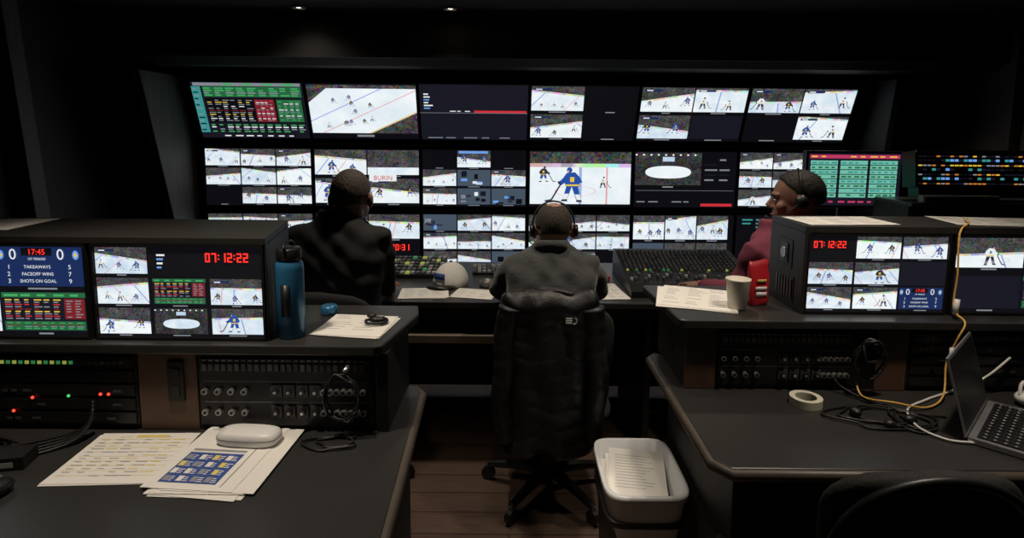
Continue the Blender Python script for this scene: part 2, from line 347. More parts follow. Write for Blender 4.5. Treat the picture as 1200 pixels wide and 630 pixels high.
bx('trim_5',2.93,3.0,3.55,3.6,0,2.2,wallm)
# downlights
for i,(x,y) in enumerate([(-1.22,3.5),(-.36,3.5),(.6,2.4),(-.8,1.0),(1.0,1.1),(1.9,2.6)]):
    b=MB(); b.lathe((x,y,2.2),[(.045,0),(.045,-.012),(.032,-.014),(.03,-.004)],dsilver,24); b.lathe((x,y,2.2),[(.02,-.004),(.02,-.006)],lamp,16); b.build('ceiling_downlight',None,0,True)
# ------------------------------------------------------------------ monitor wall
PW=TR(.1,4.2,0)@RZ(1.8)@TR(-.1,-4.2,0)
frame=empty('monitor_wall')
x0=-2.13; P=.7457
b=MB(); b.M=PW; b.box(-2.15,2.42,4.25,4.3,.05,1.46,soffm)
for zz in (1.405,.952,.5): b.box(-2.15,2.42,4.19,4.25,zz-.012,zz+.014,blackm)
b.build('rack_frame',frame)
def wm(col,row):
    xc=x0+P*(col+.5)
    if row==0: M=PW@TR(xc,4.115,1.63)@RX(22.8)
    elif row==1: M=PW@TR(xc,4.19,1.178)
    else: M=PW@TR(xc,4.19,.728)
    return Scr(P-.02,.395,M)
def grid(s,nc,nr,kinds,u0=0,v0=0,u1=1,v1=1):
    for r in range(nr):
        for c in range(nc):
            k=kinds[r][c]
            if k is None: continue
            if isinstance(k,tuple): k,n=k
            else: n=None
            s.tile(u0+(u1-u0)*c/nc,v1-(v1-v0)*(r+1)/nr,u0+(u1-u0)*(c+1)/nc,v1-(v1-v0)*r/nr,k,n)
def WM(s): return s.build('wall_monitor',.05,.008,None,black)
I='ice'
# row 1
s=wm(0,0); s.rect(0,0,1,1,E['dark'],2); s.rect(.02,.93,.98,.985,E['grey'],3); s.table(.28,.94,.98,.98,1,4,['green','black'],.9,4)
s.rect(.0,.1,.08,.92,E['teal'],3); s.table(.005,.12,.075,.9,14,1,['dark','grey'],.4,4)
s.rect(.1,.74,.98,.92,E['dgreen'],3); s.table(.10,.75,.98,.91,4,9,['green','grey','green'],.6,4); s.rect(.1,.28,.98,.72,E['black'],3); s.table(.11,.3,.53,.7,11,6,['grey','white','grey','yel','grey','dred'],.4,4)
s.rect(.54,.3,.72,.7,E['dred'],4); s.table(.55,.31,.715,.69,12,4,['grey','white','pink'],.45,5); s.rect(.74,.3,.97,.7,E['dgreen'],4); s.table(.75,.32,.96,.68,10,4,['green','grey','white'],.4,5)
s.table(.1,.1,.98,.26,4,12,['green','grey','white'],.5,3); s.table(.1,.02,.9,.06,1,8,['white'],.5,3); WM(s)
s=wm(1,0); s.tile(0,0,1,1,'corner'); 
for i in range(11): s.player(U(.15,.75),U(.2,.75),.1,None,random.choice([-1,1]))
WM(s)
s=wm(2,0); s.rect(0,0,1,1,E['dark'],2); s.table(.03,.55,.13,.85,6,1,['lblue','white','white'],.45,3); s.rect(0,.49,1,.497,E['grey'],3); s.rect(.5,.5,.99,.54,E['red'],3); s.table(.2,.51,.48,.54,1,4,['white'],.5,3); s.table(.05,.02,.9,.05,1,5,['grey'],.5,3); WM(s)
s=wm(3,0); grid(s,2,2,[[('ice',4),'dark'],[('ice',3),'dark']]); WM(s)
s=wm(4,0); grid(s,2,2,[[('ice',3),('ice',2)],[('ice',2),'navy']]); WM(s)
s=wm(5,0); grid(s,2,2,[[('ice',2),('ice',2)],['dark',('ice',2)]]); WM(s)
# row 2
s=wm(0,1); grid(s,3,3,[[I,I,I],[I,I,I],['dark','ice','ice']]); WM(s)
s=wm(1,1); s.tile(0,.5,.5,1,'ice',2); s.tile(.5,.5,1,1,'crowd'); s.tile(0,0,.28,.5,'ice',1); s.tile(.28,0,.55,.5,'room'); s.tile(.5,0,1,.5,'ice',2)
s.rect(.52,.44,.78,.56,E['white'],8); s.text('BURIN',.65,.5,.08,E['red'],10); WM(s)
s=wm(2,1); s.tile(0,.33,.33,.66,'ice'); s.tile(0,0,.33,.33,'ice'); s.tile(0,.66,.33,1,'dark'); s.tile(.33,.66,.66,1,'ice',2); s.tile(.33,.33,.66,.66,'room'); s.tile(.33,0,.66,.33,'room'); s.tile(.66,.66,1,1,'dark'); s.tile(.66,.33,1,.66,'ice',1); s.tile(.66,0,1,.33,'room'); s.rect(.35,.94,.63,.98,E['lblue'],8); WM(s)
s=wm(3,1); s.rect(0.01,.05,.99,.98,F['ice'],2,(.62,.5)); s.player(.42,.1,.62,E['blue'],-1); s.player(.14,.45,.28,E['dk'],1); s.player(.72,.35,.2,E['white'],1); s.rect(.85,.06,.97,.1,E['white'],6); WM(s)
s=wm(4,1); s.tile(0,.33,.66,1,'arena'); s.table(.68,.45,.97,.9,5,2,['grey','dark'],.3,4); s.table(.02,.08,.6,.12,1,5,['grey'],.5,4); s.rect(.66,.02,.97,.07,E['red'],4); s.rect(.02,.3,.98,.305,E['grey'],4); WM(s)
s=wm(5,1); grid(s,3,3,[[I,I,I],[I,'ice','dark'],[('ice',1),'dark','dark']]); WM(s)
# row 3
s=wm(0,2); grid(s,3,3,[[I,I,I],['ice','ice','ice'],['dark',I,I]]); WM(s)
s=wm(1,2); grid(s,2,2,[['ice',('ice',2)],['ice','dark']]); s.seg7('20:31',.72,.34,.11,E['clock'],6); WM(s)
s=wm(2,2); grid(s,3,3,[['room',I,I],[I,'ice','ice'],['ice','ice','room']]); WM(s)
s=wm(3,2); grid(s,3,3,[['crowd','ice','ice'],['ice','ice','ice'],['room','ice','dark']]); WM(s)
s=wm(4,2); grid(s,3,2,[[I,I,I],['room','ice','crowd']],0,.0,.95,1); WM(s)
s=wm(5,2); s.rect(0,0,1,1,E['black'],2); s.table(.05,.75,.6,.95,3,4,['teal'],.4,3); WM(s)
# ------------------------------------------------------------------ consoles
def rack_panel(name,xa,xb,y,za,zb,style,parent):
    b=MB(); b.box(xa,xb,y-.006,y,za,zb,blackm)
    w=xb-xa;h=zb-za
    if style=='conn':
        b.box(xa+.005,xb-.005,y-.012,y-.006,za+h*.74,zb-.006,black)
        n=int(w/.017)
        for i in range(n):
            x=xa+.012+i*(w-.024)/n
            b.box(x,x+.011,y-.016,y-.012,za+h*.8,za+h*.9,keym if i%5 else dsilver); b.box(x,x+.009,y-.0125,y-.012,za+h*.93,za+h*.95,keyw)
        for r in range(2):
            z=za+h*(.2+.3*r)
            for i in range(n//1):
                x=xa+.015+i*(w-.02)/n
                if .32<(x-xa)/w<.38: continue
                if .38<(x-xa)/w<.7:
                    if i%2==0: b.box(x-.001,x+.026,y-.012,y-.006,z-.014,z+.016,keyd); b.cyl((x+.012,y-.012,z),(x+.012,y-.02,z),.0085,black); b.cyl((x+.012,y-.02,z),(x+.012,y-.021,z),.004,silver,seg=8)
                elif i%2==0 or (x-xa)/w>.7:
                    b.cyl((x,y-.006,z),(x,y-.018,z),.0075,silver,seg=14); b.cyl((x,y-.018,z),(x,y-.019,z),.0048,black,seg=12)
            b.box(xa+.01,xb-.01,y-.0065,y-.006,z+.022,z+.025,keym)
    else:
        for r in range(5):
            z=za+h*(r+.12)/5; b.box(xa+.006,xb-.006,y-.012,y-.006,z,z+h*.15,black)
            if r==4 or (r==3 and style=='btn'):
                n=int(w/.016)
                for i in range(n):
                    lit=style=='led' and .4<i/n<.8 and r==4
                    b.box(xa+.012+i*.0155,xa+.021+i*.0155,y-.014,y-.012,z+.009,z+.017,(ledy if i%2 else ledd) if lit else random.choice([keyd,keyd,keym,dsilver if style=='btn' else keyd]))
            else:
                for i in range(6):
                    x=U(xa+.02,xb-.03); b.box(x,x+.02,y-.014,y-.012,z+.008,z+.014,keyd)
    return b.build(name,parent)
# left console
cl=empty('control_console')
b=MB(); b.prism([(-2.3,.88),(-.26,.88),(-.235,.91),(-.262,1.66),(-.29,1.70),(-2.3,1.70)],.722,.75,deskm); b.build('desktop',cl,.004)
b=MB(); b.tube([(-2.3,.875,.736),(-.262,.875,.736),(-.23,.908,.736),(-.257,1.66,.736),(-.285,1.70,.736)],.0135,edgem,8); b.build('edge_band',cl,0,True)
b=MB(); b.box(-2.3,-.305,1.43,1.72,0,.955,gablem); b.box(-.33,-.30,.98,1.43,0,.72,gablem); b.box(-.335,-.305,1.42,1.43,.75,.955,blackm); b.build('body',cl,.003)
b=MB(); b.prism([(-2.3,1.40),(-.335,1.40),(-.315,1.41),(-.265,1.66),(-.28,1.75),(-2.3,1.75)],.955,.98,deskm); b.build('shelf',cl,.004)
rack_panel('connector_panel',-.775,-.345,1.43,.765,.945,'conn',cl)
rack_panel('rack_unit',-1.6,-.93,1.43,.765,.945,'led',cl)
b=MB(); b.box(-.925,-.78,1.422,1.43,.752,.955,woodp); b.box(-.85,-.81,1.415,1.422,.83,.93,blackm); b.box(-.84,-.82,1.412,1.415,.89,.915,black); b.box(-.84,-.82,1.412,1.415,.845,.87,black)
for x,z,m in((-1.19,.835,ledr),(-1.02,.845,ledr),(-1.0,.845,ledr),(-1.1,.84,ledg),(-1.24,.80,ledr)): b.ell((x,1.417,z),(.0038,.003,.0038),m,12,8)
b.build('wood_divider',cl)
b=MB(); b.prism([(-2.1,1.43),(-.60,1.43),(-.655,1.73),(-2.1,1.73)],1.222,1.24,casem); b.prism([(-.615,1.445),(-.60,1.43),(-.655,1.73),(-.67,1.72)],.981,1.222,casem); b.box(-2.1,-2.085,1.445,1.73,.981,1.222,casem); b.box(-2.085,-.67,1.715,1.73,.981,1.222,casem); b.box(-2.085,-.66,1.50,1.70,.981,.99,black)
b.build('monitor_housing',cl,.002)
# right console
cr=empty('control_console')
b=MB(); b.prism([(.50,1.27),(2.6,1.27),(2.6,1.98),(.50,1.98),(.475,1.95),(.475,1.31)],.722,.75,deskm); b.build('desktop',cr,.004)
b=MB(); b.tube([(2.6,1.265,.736),(.503,1.265,.736),(.471,1.31,.736),(.471,1.95,.736),(.5,1.985,.736)],.0135,edgem,8); b.build('edge_band',cr,0,True)
b=MB(); b.box(.56,2.6,1.72,2.02,0,.945,gablem); b.box(.515,.56,1.705,2.02,.75,.945,gablem); b.box(.56,.59,1.40,1.72,0,.72,gablem); b.build('body',cr,.003)
b=MB(); b.prism([(.50,1.66),(2.6,1.66),(2.6,2.06),(.47,2.06),(.46,2.04),(.485,1.67)],.945,.97,deskm); b.build('shelf',cr,.004)
rack_panel('connector_panel',.61,1.01,1.70,.765,.93,'conn',cr); rack_panel('rack_unit',1.17,1.85,1.70,.765,.93,'btn',cr)
b=MB(); b.box(.515,.605,1.695,1.705,.752,.94,woodp); b.box(1.075,1.165,1.69,1.72,.752,.94,woodp); b.box(1.01,1.075,1.70,1.72,.752,.94,blackm); b.box(.605,1.01,1.70,1.72,.752,.94,blackm); b.box(1.165,1.9,1.70,1.72,.752,.94,blackm); b.box(1.9,2.6,1.70,1.72,.752,.94,woodp); b.build('wood_divider',cr)
b=MB(); b.box(.862,2.35,1.73,1.96,1.215,1.235,casem); b.box(.862,.877,1.73,1.96,.971,1.215,casem); b.box(2.335,2.35,1.73,1.96,.971,1.215,casem); b.box(.877,2.335,1.945,1.96,.971,1.215,casem)
b.box(.860,.862,1.80,1.90,1.09,1.18,black); b.box(.857,.860,1.825,1.875,1.105,1.165,keym); b.box(.860,.862,1.78,1.91,.99,1.07,black); b.cyl((.857,1.85,1.135),(.854,1.85,1.135),.018,silver)
for k in range(6): b.box(.857,.860,1.79+.019*k,1.80+.019*k,1.0,1.06,keym)
b.build('monitor_housing',cr,.002)
def con(xc,y,zc,w=.41,h=.228): return Scr(w,h,TR(xc,y,zc))
s=con(-1.252,1.435,1.102); s.tile(.48,.5,1,1,'score'); s.tile(.48,0,1,.5,'table'); s.tile(0,.5,.48,1,'ice',2); s.tile(0,0,.48,.5,'ice',3); s.build('console_monitor',.04,.006)
s=con(-.817,1.435,1.102)
for r in range(3): s.tile(0,(2-r)/3,.32,(3-r)/3,'ice',[3,3,2][r])
s.rect(.335,.67,.665,1,E['black'],2); s.table(.37,.75,.43,.93,4,1,['lblue','white'],.45,3)
s.tile(.335,.33,.665,.66,'table'); s.tile(.335,0,.665,.33,'arena'); s.seg7('07:12:22',.665,.835,.1,E['clock']); s.tile(.68,.33,1,.66,'ice',3); s.tile(.68,0,1,.33,'ice',1); s.build('console_monitor',.04,.006)
s=con(1.083,1.735,1.093); s.seg7('07:12:22',.03,.84,.09,E['clock']); s.tile(.335,.67,.665,1,'ice',2); s.tile(.67,.67,1,1,'ice',2); s.tile(0,.33,.33,.66,'ice',3); s.tile(.335,.33,.665,.66,'ice',1); s.rect(.67,.35,1,.66,E['dark'],2); s.tile(0,0,.33,.33,'ice',3); s.tile(.335,0,.665,.33,'ice',2); s.tile(.67,0,1,.33,'score'); s.build('console_monitor',.04,.006)
s=con(1.515,1.735,1.093); s.tile(0,.55,.5,1,'ice',1); s.tile(.5,.55,1,1,'ice',2); s.tile(0,0,.5,.5,'navy'); s.tile(.5,0,1,.5,'table'); s.build('console_monitor',.04,.006)
s=con(-1.70,1.435,1.102); grid(s,2,2,[[I,I],['dark','room']]); s.build('console_monitor',.04,.006)
s=con(1.95,1.735,1.093); grid(s,2,2,[[I,I],['dark','room']]); s.build('console_monitor',.04,.006)
# ------------------------------------------------------------------ centre desk
cd=empty('production_desk')
b=MB(); b.box(-1.9,1.88,2.58,3.42,.722,.75,deskm); b.build('top',cd,.004)
b=MB(); b.box(-1.9,1.88,2.62,2.64,.66,.722,blackm); b.box(-1.9,1.88,3.3,3.33,.05,.722,gablem)
for x in(-1.9,-1.2,.62,1.85): b.box(x,x+.03,2.66,3.3,0,.722,gablem)
b.box(-1.9,1.88,3.25,3.3,.62,.722,blackm); b.build('frame',cd,.003)
railm=mat('brushed_rail',(.30,.25,.20),.45,.3)
b=MB(); b.box(-.46,-.04,2.56,2.95,.575,.60,railm); b.box(-.46,-.04,2.552,2.56,.57,.606,railm); b.box(-.47,-.46,2.66,2.95,.555,.722,blackm); b.box(-.04,-.03,2.66,2.95,.555,.722,blackm); b.build('keyboard_drawer',cd,.002)
def bpanel(name,x,y,w,d,rows,cols,yaw=0,tilt=6,z=.75,mats=(keyd,keyw,keym),glow=None,h0=.02,h1=.05):
    b=MB(); b.M=TR(x,y,z)@RZ(yaw)
    b.prismx([(-d/2,0.001),(d/2,0.001),(d/2,h1),(-d/2,h0)],-w/2,w/2,black)
    for r in range(rows):
        for c in range(cols):
            yy=-d/2+d*(r+.5)/rows; zz=h0+(h1-h0)*(yy+d/2)/d; xx=-w/2+w*(c+.5)/cols; a=w/cols*.36; e=d/rows*.36
            m=random.choice(mats)
            if glow and R()<.1: m=random.choice(glow)
            b.box(xx-a,xx+a,yy-e,yy+e,zz,zz+.006+.004,m)
    return b.build(name)
bpanel('switcher_panel',-.66,3.15,.60,.30,6,22,0,glow=[ledy,ledd]); bpanel('keyboard',-.02,3.17,.38,.14,5,15,3,mats=(keyw,keyw,keym),h0=.012,h1=.02)
# audio mixer
b=MB(); b.M=TR(.85,2.93,.75); b.prismx([(-.26,.001),(.26,.001),(.26,.13),(.2,.135),(-.2,.05),(-.26,.03)],-.30,.31,black)
for c in range(26):
    x=-.285+c*.0222
    for r in range(9):
        yy=-.04+r*.027; zz=.05+.085*(yy+.2)/.4
        b.cyl((x+.006,yy,zz),(x+.006,yy-.002,zz+.011),.005,random.choice([keyd,keym,dsilver,keym]),seg=8)
    b.box(x+.003,x+.008,-.19,-.07,.055,.0555,keym); yy=U(-.17,-.09); zz=.052+.085*(yy+.2)/.4
    b.box(x,x+.012,yy-.01,yy+.01,zz,zz+.012,keym if c%4 else keyw)
    zz=.052+.085*(.15)/.4; b.box(x+.001,x+.012,-.055,-.049,zz-.002,zz+.006,random.choice([ledd,keyd,keym,ledd,keyd,ledy]))
b.build('audio_mixer')
# ------------------------------------------------------------------ papers
def paper(name,x,y,z,w,l,rot,rows=14,m=ink,sheets=1,cols=3,extra=None):
    b=MB()
    for k in range(sheets):
        b.M=TR(x+U(-.006,.006)*k,y+U(-.006,.006)*k,z+.0008+.0012*k)@RZ(rot+U(-4,4)*(k>0)); b.box(-w/2,w/2,-l/2,l/2,0,.0007,paperm)
    t=.0009
    for r in range(rows):
        yy=l/2-l*.08-(l*.84)*r/rows
        for c in range(cols):
            if R()<.8:
                a=-w/2+w*.07+w*.86*c/cols; b.box(a,a+w*.86/cols*U(.4,.9),yy-l*.012,yy,t,t+.0002,random.choice(m) if isinstance(m,(list,tuple)) else m)
    if extra: extra(b,w,l,t)
    return b.build(name)
def hl(b,w,l,t):
    b.box(-w*.12,w*.2,l*.40,l*.45,t,t+.0003,inky)
    for i in range(9): b.box(-w*.46,w*.46,l*(.36-.09*i),l*(.365-.09*i),t,t+.0002,inky)
paper('paper_sheet',-.885,1.29,.75,.235,.215,3,13,[ink,inky,ink],2,6,hl)
def mag(b,w,l,t):
    b.box(-w*.38,w*.26,-l*.42,l*.02,t+.0004,t+.0008,inkb)
    for i in range(4):
        for j in range(4):
            a=-w*.36+w*.155*i; c=-l*.40+l*.105*j
            b.box(a,a+w*.06,c,c+l*.07,t+.0009,t+.0012,random.choice([paperm,inky,ink]))
            for q in range(3): b.box(a+w*.07,a+w*U(.10,.14),c+l*.025*q,c+l*.025*q+l*.009,t+.0009,t+.0012,paperm)
    b.box(w*.33,w*.34,-l*.45,l*.45,t+.0003,t+.0006,ink); b.box(-w*.38,w*.26,l*.05,l*.08,t+.0004,t+.0007,ink)
b=paper('magazine',-.64,1.275,.75,.20,.27,-3,1,ink,6,1,mag)
paper('paper_sheet',-.41,1.55,.98,.18,.17,-8,8,ink,3,2)
paper('paper_sheet',.60,1.88,.97,.24,.25,-18,10,ink,3,3)
paper('paper_sheet',1.02,1.845,1.235,.28,.17,4,8,ink,1,3); paper('paper_sheet',1.5,1.845,1.235,.3,.18,-8,8,ink,2,3); paper('paper_sheet',-1.45,1.6,1.24,.3,.2,4,8,ink,1,3)
paper('paper_sheet',-.41,2.72,.75,.22,.18,4,8,ink,2,3); paper('paper_sheet',-.17,2.72,.75,.2,.16,-12,6,ink,1,3); paper('paper_sheet',.46,2.78,.75,.14,.28,5,12,ink,2,3)
b=MB(); b.M=TR(-.625,1.355,.7595)@RZ(-4)
def sup(a,bb,n=24,e=.55): 
    out=[]
    for i in range(n):
        t=2*math.pi*i/n; c,s_=math.cos(t),math.sin(t); out.append((a*math.copysign(abs(c)**e,c),bb*math.copysign(abs(s_)**e,s_)))
    return out
b.rings([[Vector((x,y,z)) for x,y in sup(.075*k,.034*k)] for k,z in((.9,0),(1,.006),(1,.018),(.93,.026),(.7,.031))],whitep); b.rings([[Vector((x,y,z)) for x,y in sup(.0755,.0345)] for z in (.0145,.016)],keym); b.build('glasses_case',None,0,True)
# bottle
b=MB(); b.lathe((-.560,1.475,.98),[(.032,0),(.035,.004),(.035,.178),(.033,.19),(.028,.196),(.028,.20)],bluem); b.lathe((-.560,1.475,.98),[(.030,.20),(.031,.203),(.031,.225),(.028,.229)],black)
b.tube([(-.560,1.45,1.2),(-.560,1.44,1.212),(-.560,1.455,1.222),(-.560,1.475,1.224),(-.560,1.495,1.222),(-.560,1.51,1.212),(-.560,1.50,1.2)],.003,black,8,4); b.box(-.57,-.55,1.4375,1.441,1.04,1.12,black); b.build('water_bottle',None,0,True)
b=MB(); b.lathe((-.52,1.66,.98),[(.022,0),(.024,.006),(.024,.02),(.02,.026)],bluem,20); b.build('bottle_cap',None,0,True)
# cup and candy bag
b=MB(); b.lathe((.692,1.78,.9735),[(.026,0),(.027,.001),(.036,.085),(.0375,.088),(.0375,.091),(.034,.091),(.026,.006)],cupm,30); b.build('paper_cup',None,0,True)
b=MB(); b.M=TR(.772,1.83,.97)@RZ(12)
rs=[]
for z,a,d in((0,.030,.018),(.01,.034,.022),(.05,.035,.021),(.09,.034,.016),(.12,.033,.007),(.14,.034,.002)):
    rs.append([Vector((x+.002*math.sin(z*90),y,z+.004*math.sin(x*90))) for x,y in sup(a,d,24,.6)])
b.rings(rs,redm); b.box(-.018,.018,-.0235,-.0215,.03,.045,whitep); b.box(-.022,.018,-.0235,-.0215,.05,.062,whitep); b.box(-.015,.015,-.0225,-.0205,.075,.085,inky); b.build('snack_bag',None,0,True)
b=MB(); b.lathe((.83,1.60,.75),[(.028,0),(.043,0),(.043,.022),(.028,.022),(.028,0)],tapem,36); b.build('tape_roll',None,0,False)
# bins
def rr(cx,cy,a,bb,z,e=.35): return [Vector((cx+x,cy+y,z)) for x,y in sup(a,bb,40,e)]
def binobj(name,cx,cy,z0,z1,a0,b0,a1,b1,m,t=.005,lip=.01):
    b=MB(); b.rings([rr(cx,cy,a0,b0,z0),rr(cx,cy,a1,b1,z1-.02),rr(cx,cy,a1+lip,b1+lip,z1-.018),rr(cx,cy,a1+lip,b1+lip,z1),rr(cx,cy,a1-t,b1-t,z1),rr(cx,cy,a0-t,b0-t,z0+t)],m); return b
wb=empty('waste_bin')
o=binobj('outer',.41,1.79,0.001,.36,.10,.135,.115,.15,black).build('outer_bin',wb,0,True)
b=binobj('liner',.41,1.79,.20,.45,.098,.14,.12,.165,binm,.004,.008); b.build('inner_tray',wb,0,True)
b=MB()
for k in range(6):
    b.M=TR(.405+U(-.012,.012),1.80+U(-.015,.015),.355+.012*k)@RZ(U(-10,10))@RX(U(0,8)); b.box(-.09,.09,-.125,.115,0,.001,paperm)
    if k==5:
        for r in range(12): b.box(-.07,U(0,.07),.08-.014*r,.0815-.014*r,.0012,.0014,ink)
b.build('waste_paper',wb)
# ------------------------------------------------------------------ cables, headphones, laptop, mouse
def coil(b,cx,cy,z,rx,ry,n,r,m,top=None,seed=1,tail=None):
    rnd=random.Random(seed); pts=[]
    for i in range(n*10):
        a=i*2*math.pi/10; k=1+.25*math.sin(i*.37+seed); q=rnd.uniform(.85,1.15)
        pts.append((cx+rx*k*q*math.cos(a)+rnd.uniform(-.25,.25)*rx,cy+ry*k*q*math.sin(a),z+r+.004*abs(math.sin(i*.9))))
    if tail: pts+=tail
    b.tube(pts,r,m,6,3)
def vcoil(b,cx,y,cz,rx,rz,n,r,m,seed=1):
    rnd=random.Random(seed); pts=[]
    for i in range(n*10):
        a=i*2*math.pi/10; pts.append((cx+rx*rnd.uniform(.8,1.15)*math.cos(a),y-abs(math.sin(i*.7))*.02,cz+rz*rnd.uniform(.85,1.1)*math.sin(a)))
    b.tube(pts,r,m,6,3)
b=MB(); vcoil(b,-.41,1.395,.855,.04,.06,4,.0028,black,3); coil(b,-.43,1.36,.75,.05,.03,2,.0028,black,seed=5); b.cyl((-.40,1.41,.925),(-.40,1.38,.925),.006,silver); b.build('headphone_cable',None,0,True)
b=MB(); vcoil(b,1.03,1.66,.86,.045,.05,4,.003,black,8); vcoil(b,1.03,1.65,.89,.03,.035,2,.005,black,9); b.build('headphone_cable',None,0,True)
b=MB(); coil(b,.99,1.52,.75,.11,.055,3,.003,black,seed=2,tail=[(1.02,1.6,.755),(.97,1.66,.77),(.95,1.68,.79)]); coil(b,1.06,1.50,.75,.04,.06,2,.0028,black,seed=6); b.ell((1.05,1.49,.762),(.018,.014,.012),black); b.ell((.93,1.53,.762),(.014,.018,.012),black); b.ell((.98,1.46,.762),(.016,.012,.012),black); b.build('earphones',None,0,True)
b=MB(); b.tube([(-.35,1.60,.99),(-.39,1.57,.992),(-.38,1.54,.992),(-.34,1.55,.992),(-.34,1.58,.992),(-.38,1.59,.992)],.004,black,6,4); b.ell((-.36,1.56,.997),(.022,.013,.009),black); b.ell((-.385,1.60,.995),(.013,.010,.007),black); b.build('earphones',None,0,True)
b=MB(); b.tube([(1.42,1.86,1.245),(1.36,1.76,1.245),(1.30,1.712,1.22),(1.298,1.702,1.10),(1.295,1.70,1.0),(1.29,1.645,.975),(1.27,1.64,.93),(1.26,1.66,.85),(1.23,1.62,.77),(1.15,1.57,.757),(1.06,1.57,.770),(1.0,1.62,.765),(1.01,1.675,.80)],.0027,orangem,8,5); b.cyl((1.296,1.69,1.03),(1.294,1.69,.985),.007,whitep); b.cyl((1.262,1.645,.90),(1.262,1.645,.86),.007,whitep); b.build('network_cable',None,0,True)
b=MB(); b.tube([(1.46,1.68,.86),(1.38,1.67,.80),(1.28,1.67,.757),(1.18,1.62,.755),(1.09,1.56,.755),(1.05,1.46,.757),(1.08,1.40,.755),(1.13,1.385,.755),(1.18,1.375,.757)],.0033,whitep,8,5); b.build('power_cable',None,0,True)
b=MB()
for k in range(5): b.tube([(-1.35,1.39-.01*k,.76+.01*k),(-1.24+.02*k,1.34,.756),(-1.19,1.24+.02*k,.756),(-1.05,1.335+.012*k,.757+.003*k),(-1.02,1.39,.80+.01*k)],.004,black,6,5)
b.build('cable_bundle',None,0,True)
b=MB(); b.M=TR(-1.07,1.13,.75)@RZ(-30); b.ell((0,0,.016),(.032,.055,.019),black,24,12,None,lambda d:1 if d.z>-.6 else .8); b.box(-.003,.003,.02,.035,.031,.036,keym); b.build('computer_mouse',None,0,True)
b=MB(); b.M=TR(-1.12,1.26,.75)@RZ(12); b.box(-.04,.04,-.03,.03,.001,.03,black); b.box(-.03,.02,-.0305,-.03,.008,.02,keyw); b.build('power_adapter',None,.003)
b=MB(); b.M=TR(1.47,1.60,.75); b.ell((0,0,.022),(.05,.035,.022),whitep); b.tube([(-.04,0,.03),(-.03,.01,.06),(.0,.015,.068),(.03,.01,.055),(.045,0,.03)],.005,whitep,8,4); b.ell((.05,-.02,.02),(.02,.03,.019),black); b.build('headset',None,0,True)
lp=empty('laptop')
LM=TR(1.235,1.495,.75)@RZ(44)
b=MB(); b.M=LM; b.box(-.15,.15,-.215,0,.003,.016,silver); b.box(-.138,.138,-.12,-.015,.016,.0165,black)
for r in range(5):
    for c in range(13): b.box(-.135+c*.021,-.118+c*.021,-.117+r*.02,-.101+r*.02,.0165,.019,black)
    for c in range(13): b.box(-.129+c*.021,-.125+c*.021,-.112+r*.02,-.107+r*.02,.019,.0193,keyw)
b.box(-.05,.05,-.205,-.135,.016,.0164,dsilver); b.build('base',lp,.002)
b=MB(); b.M=LM@TR(0,.002,.014)@RX(-16); b.box(-.15,.15,0,.005,.0,.195,silver); b.box(-.143,.143,-.001,0,.01,.188,black); b.build('lid',lp,.001)
# cap
capm=mat('cap_fabric',(.8,.78,.74),.85,0,.06,60,.1)
b=MB(); b.M=TR(-.30,2.90,.75)@RZ(150)
b.ell((0,0,.002),(.085,.10,.11),capm,28,14,None,lambda d: 1 if d.z>0 else .98-.0*d.z if d.z>-.01 else max(.02,1+d.z*1.0))
b.M=TR(-.30,2.90,.752)@RZ(150); b.rings([[Vector((x*.075,.07+ (y*.085 if y>0 else y*.02),z-.012*x*x)) for x,y in [(math.cos(t*math.pi/12),math.sin(t*math.pi/12)) for t in range(24)]] for z in(.014,.018)],black)
b.box(-.03,.03,.092,.099,.04,.07,inkb); b.ell((0,0,.112),(.008,.008,.005),black); b.build('baseball_cap',None,0,True)
b=MB(); b.lathe((-.12,2.86,.75),[(.035,0),(.037,.004),(.037,.028),(.03,.032),(.03,.01)],dsilver,24); b.build('drinking_mug',None,0,True)
b=MB(); b.M=TR(-.03,2.99,.75)@RZ(20); b.box(-.05,.05,-.07,.07,.001,.03,black); b.box(-.04,.04,-.03,.06,.03,.034,keym); b.tube([(-.03,-.06,.05),(-.035,0,.06),(-.03,.06,.05)],.012,black,8,4); b.build('desk_phone',None,.003)
b=MB(); b.M=TR(.44,3.02,.75)@RZ(8); b.box(-.06,.06,-.04,.04,.001,.025,redm); b.box(-.05,.05,-.03,.03,.025,.027,whitep); b.build('card_box',None,.003)
# ------------------------------------------------------------------ right side equipment
s=Scr(.50,.28,TR(1.83,3.2,1.265)); s.rect(0,0,1,1,E['dark'],2); s.rect(.02,.90,.98,.97,E['pink'],3); s.table(.03,.91,.97,.96,1,9,['yel'],.5,4)
for c in range(3):
    s.rect(.03+.32*c,.14,.32+.32*c,.86,E['mint'],3)
    for r in range(8): s.rect(.03+.32*c,.14+.09*r,.32+.32*c,.155+.09*r,E['dark'],4)
    s.table(.04+.32*c,.155,.32+.32*c,.86,8,4,['dgreen','teal'],.35,4)
s.table(.03,.04,.97,.1,1,9,['pink'],.6,4)
tm=empty('computer_monitor'); s.build('display',.035,.012,tm)
b=MB(); b.cyl((1.80,3.25,.765),(1.80,3.25,1.2),.02,black); b.box(1.68,1.86,3.18,3.36,.751,.765,black); b.build('stand',tm,.003)
b=MB(); b.box(1.92,2.95,2.87,3.15,0,1.16,gablem); b.box(1.92,2.95,2.85,3.15,1.16,1.18,deskm); b.build('equipment_cabinet',None,.003)
b=MB(); b.M=TR(2.46,2.93,1.183)@RX(-8); b.box(-.47,.47,0,.10,.07,.25,blackm); b.box(-.44,.44,0.02,.10,.02,.07,black)
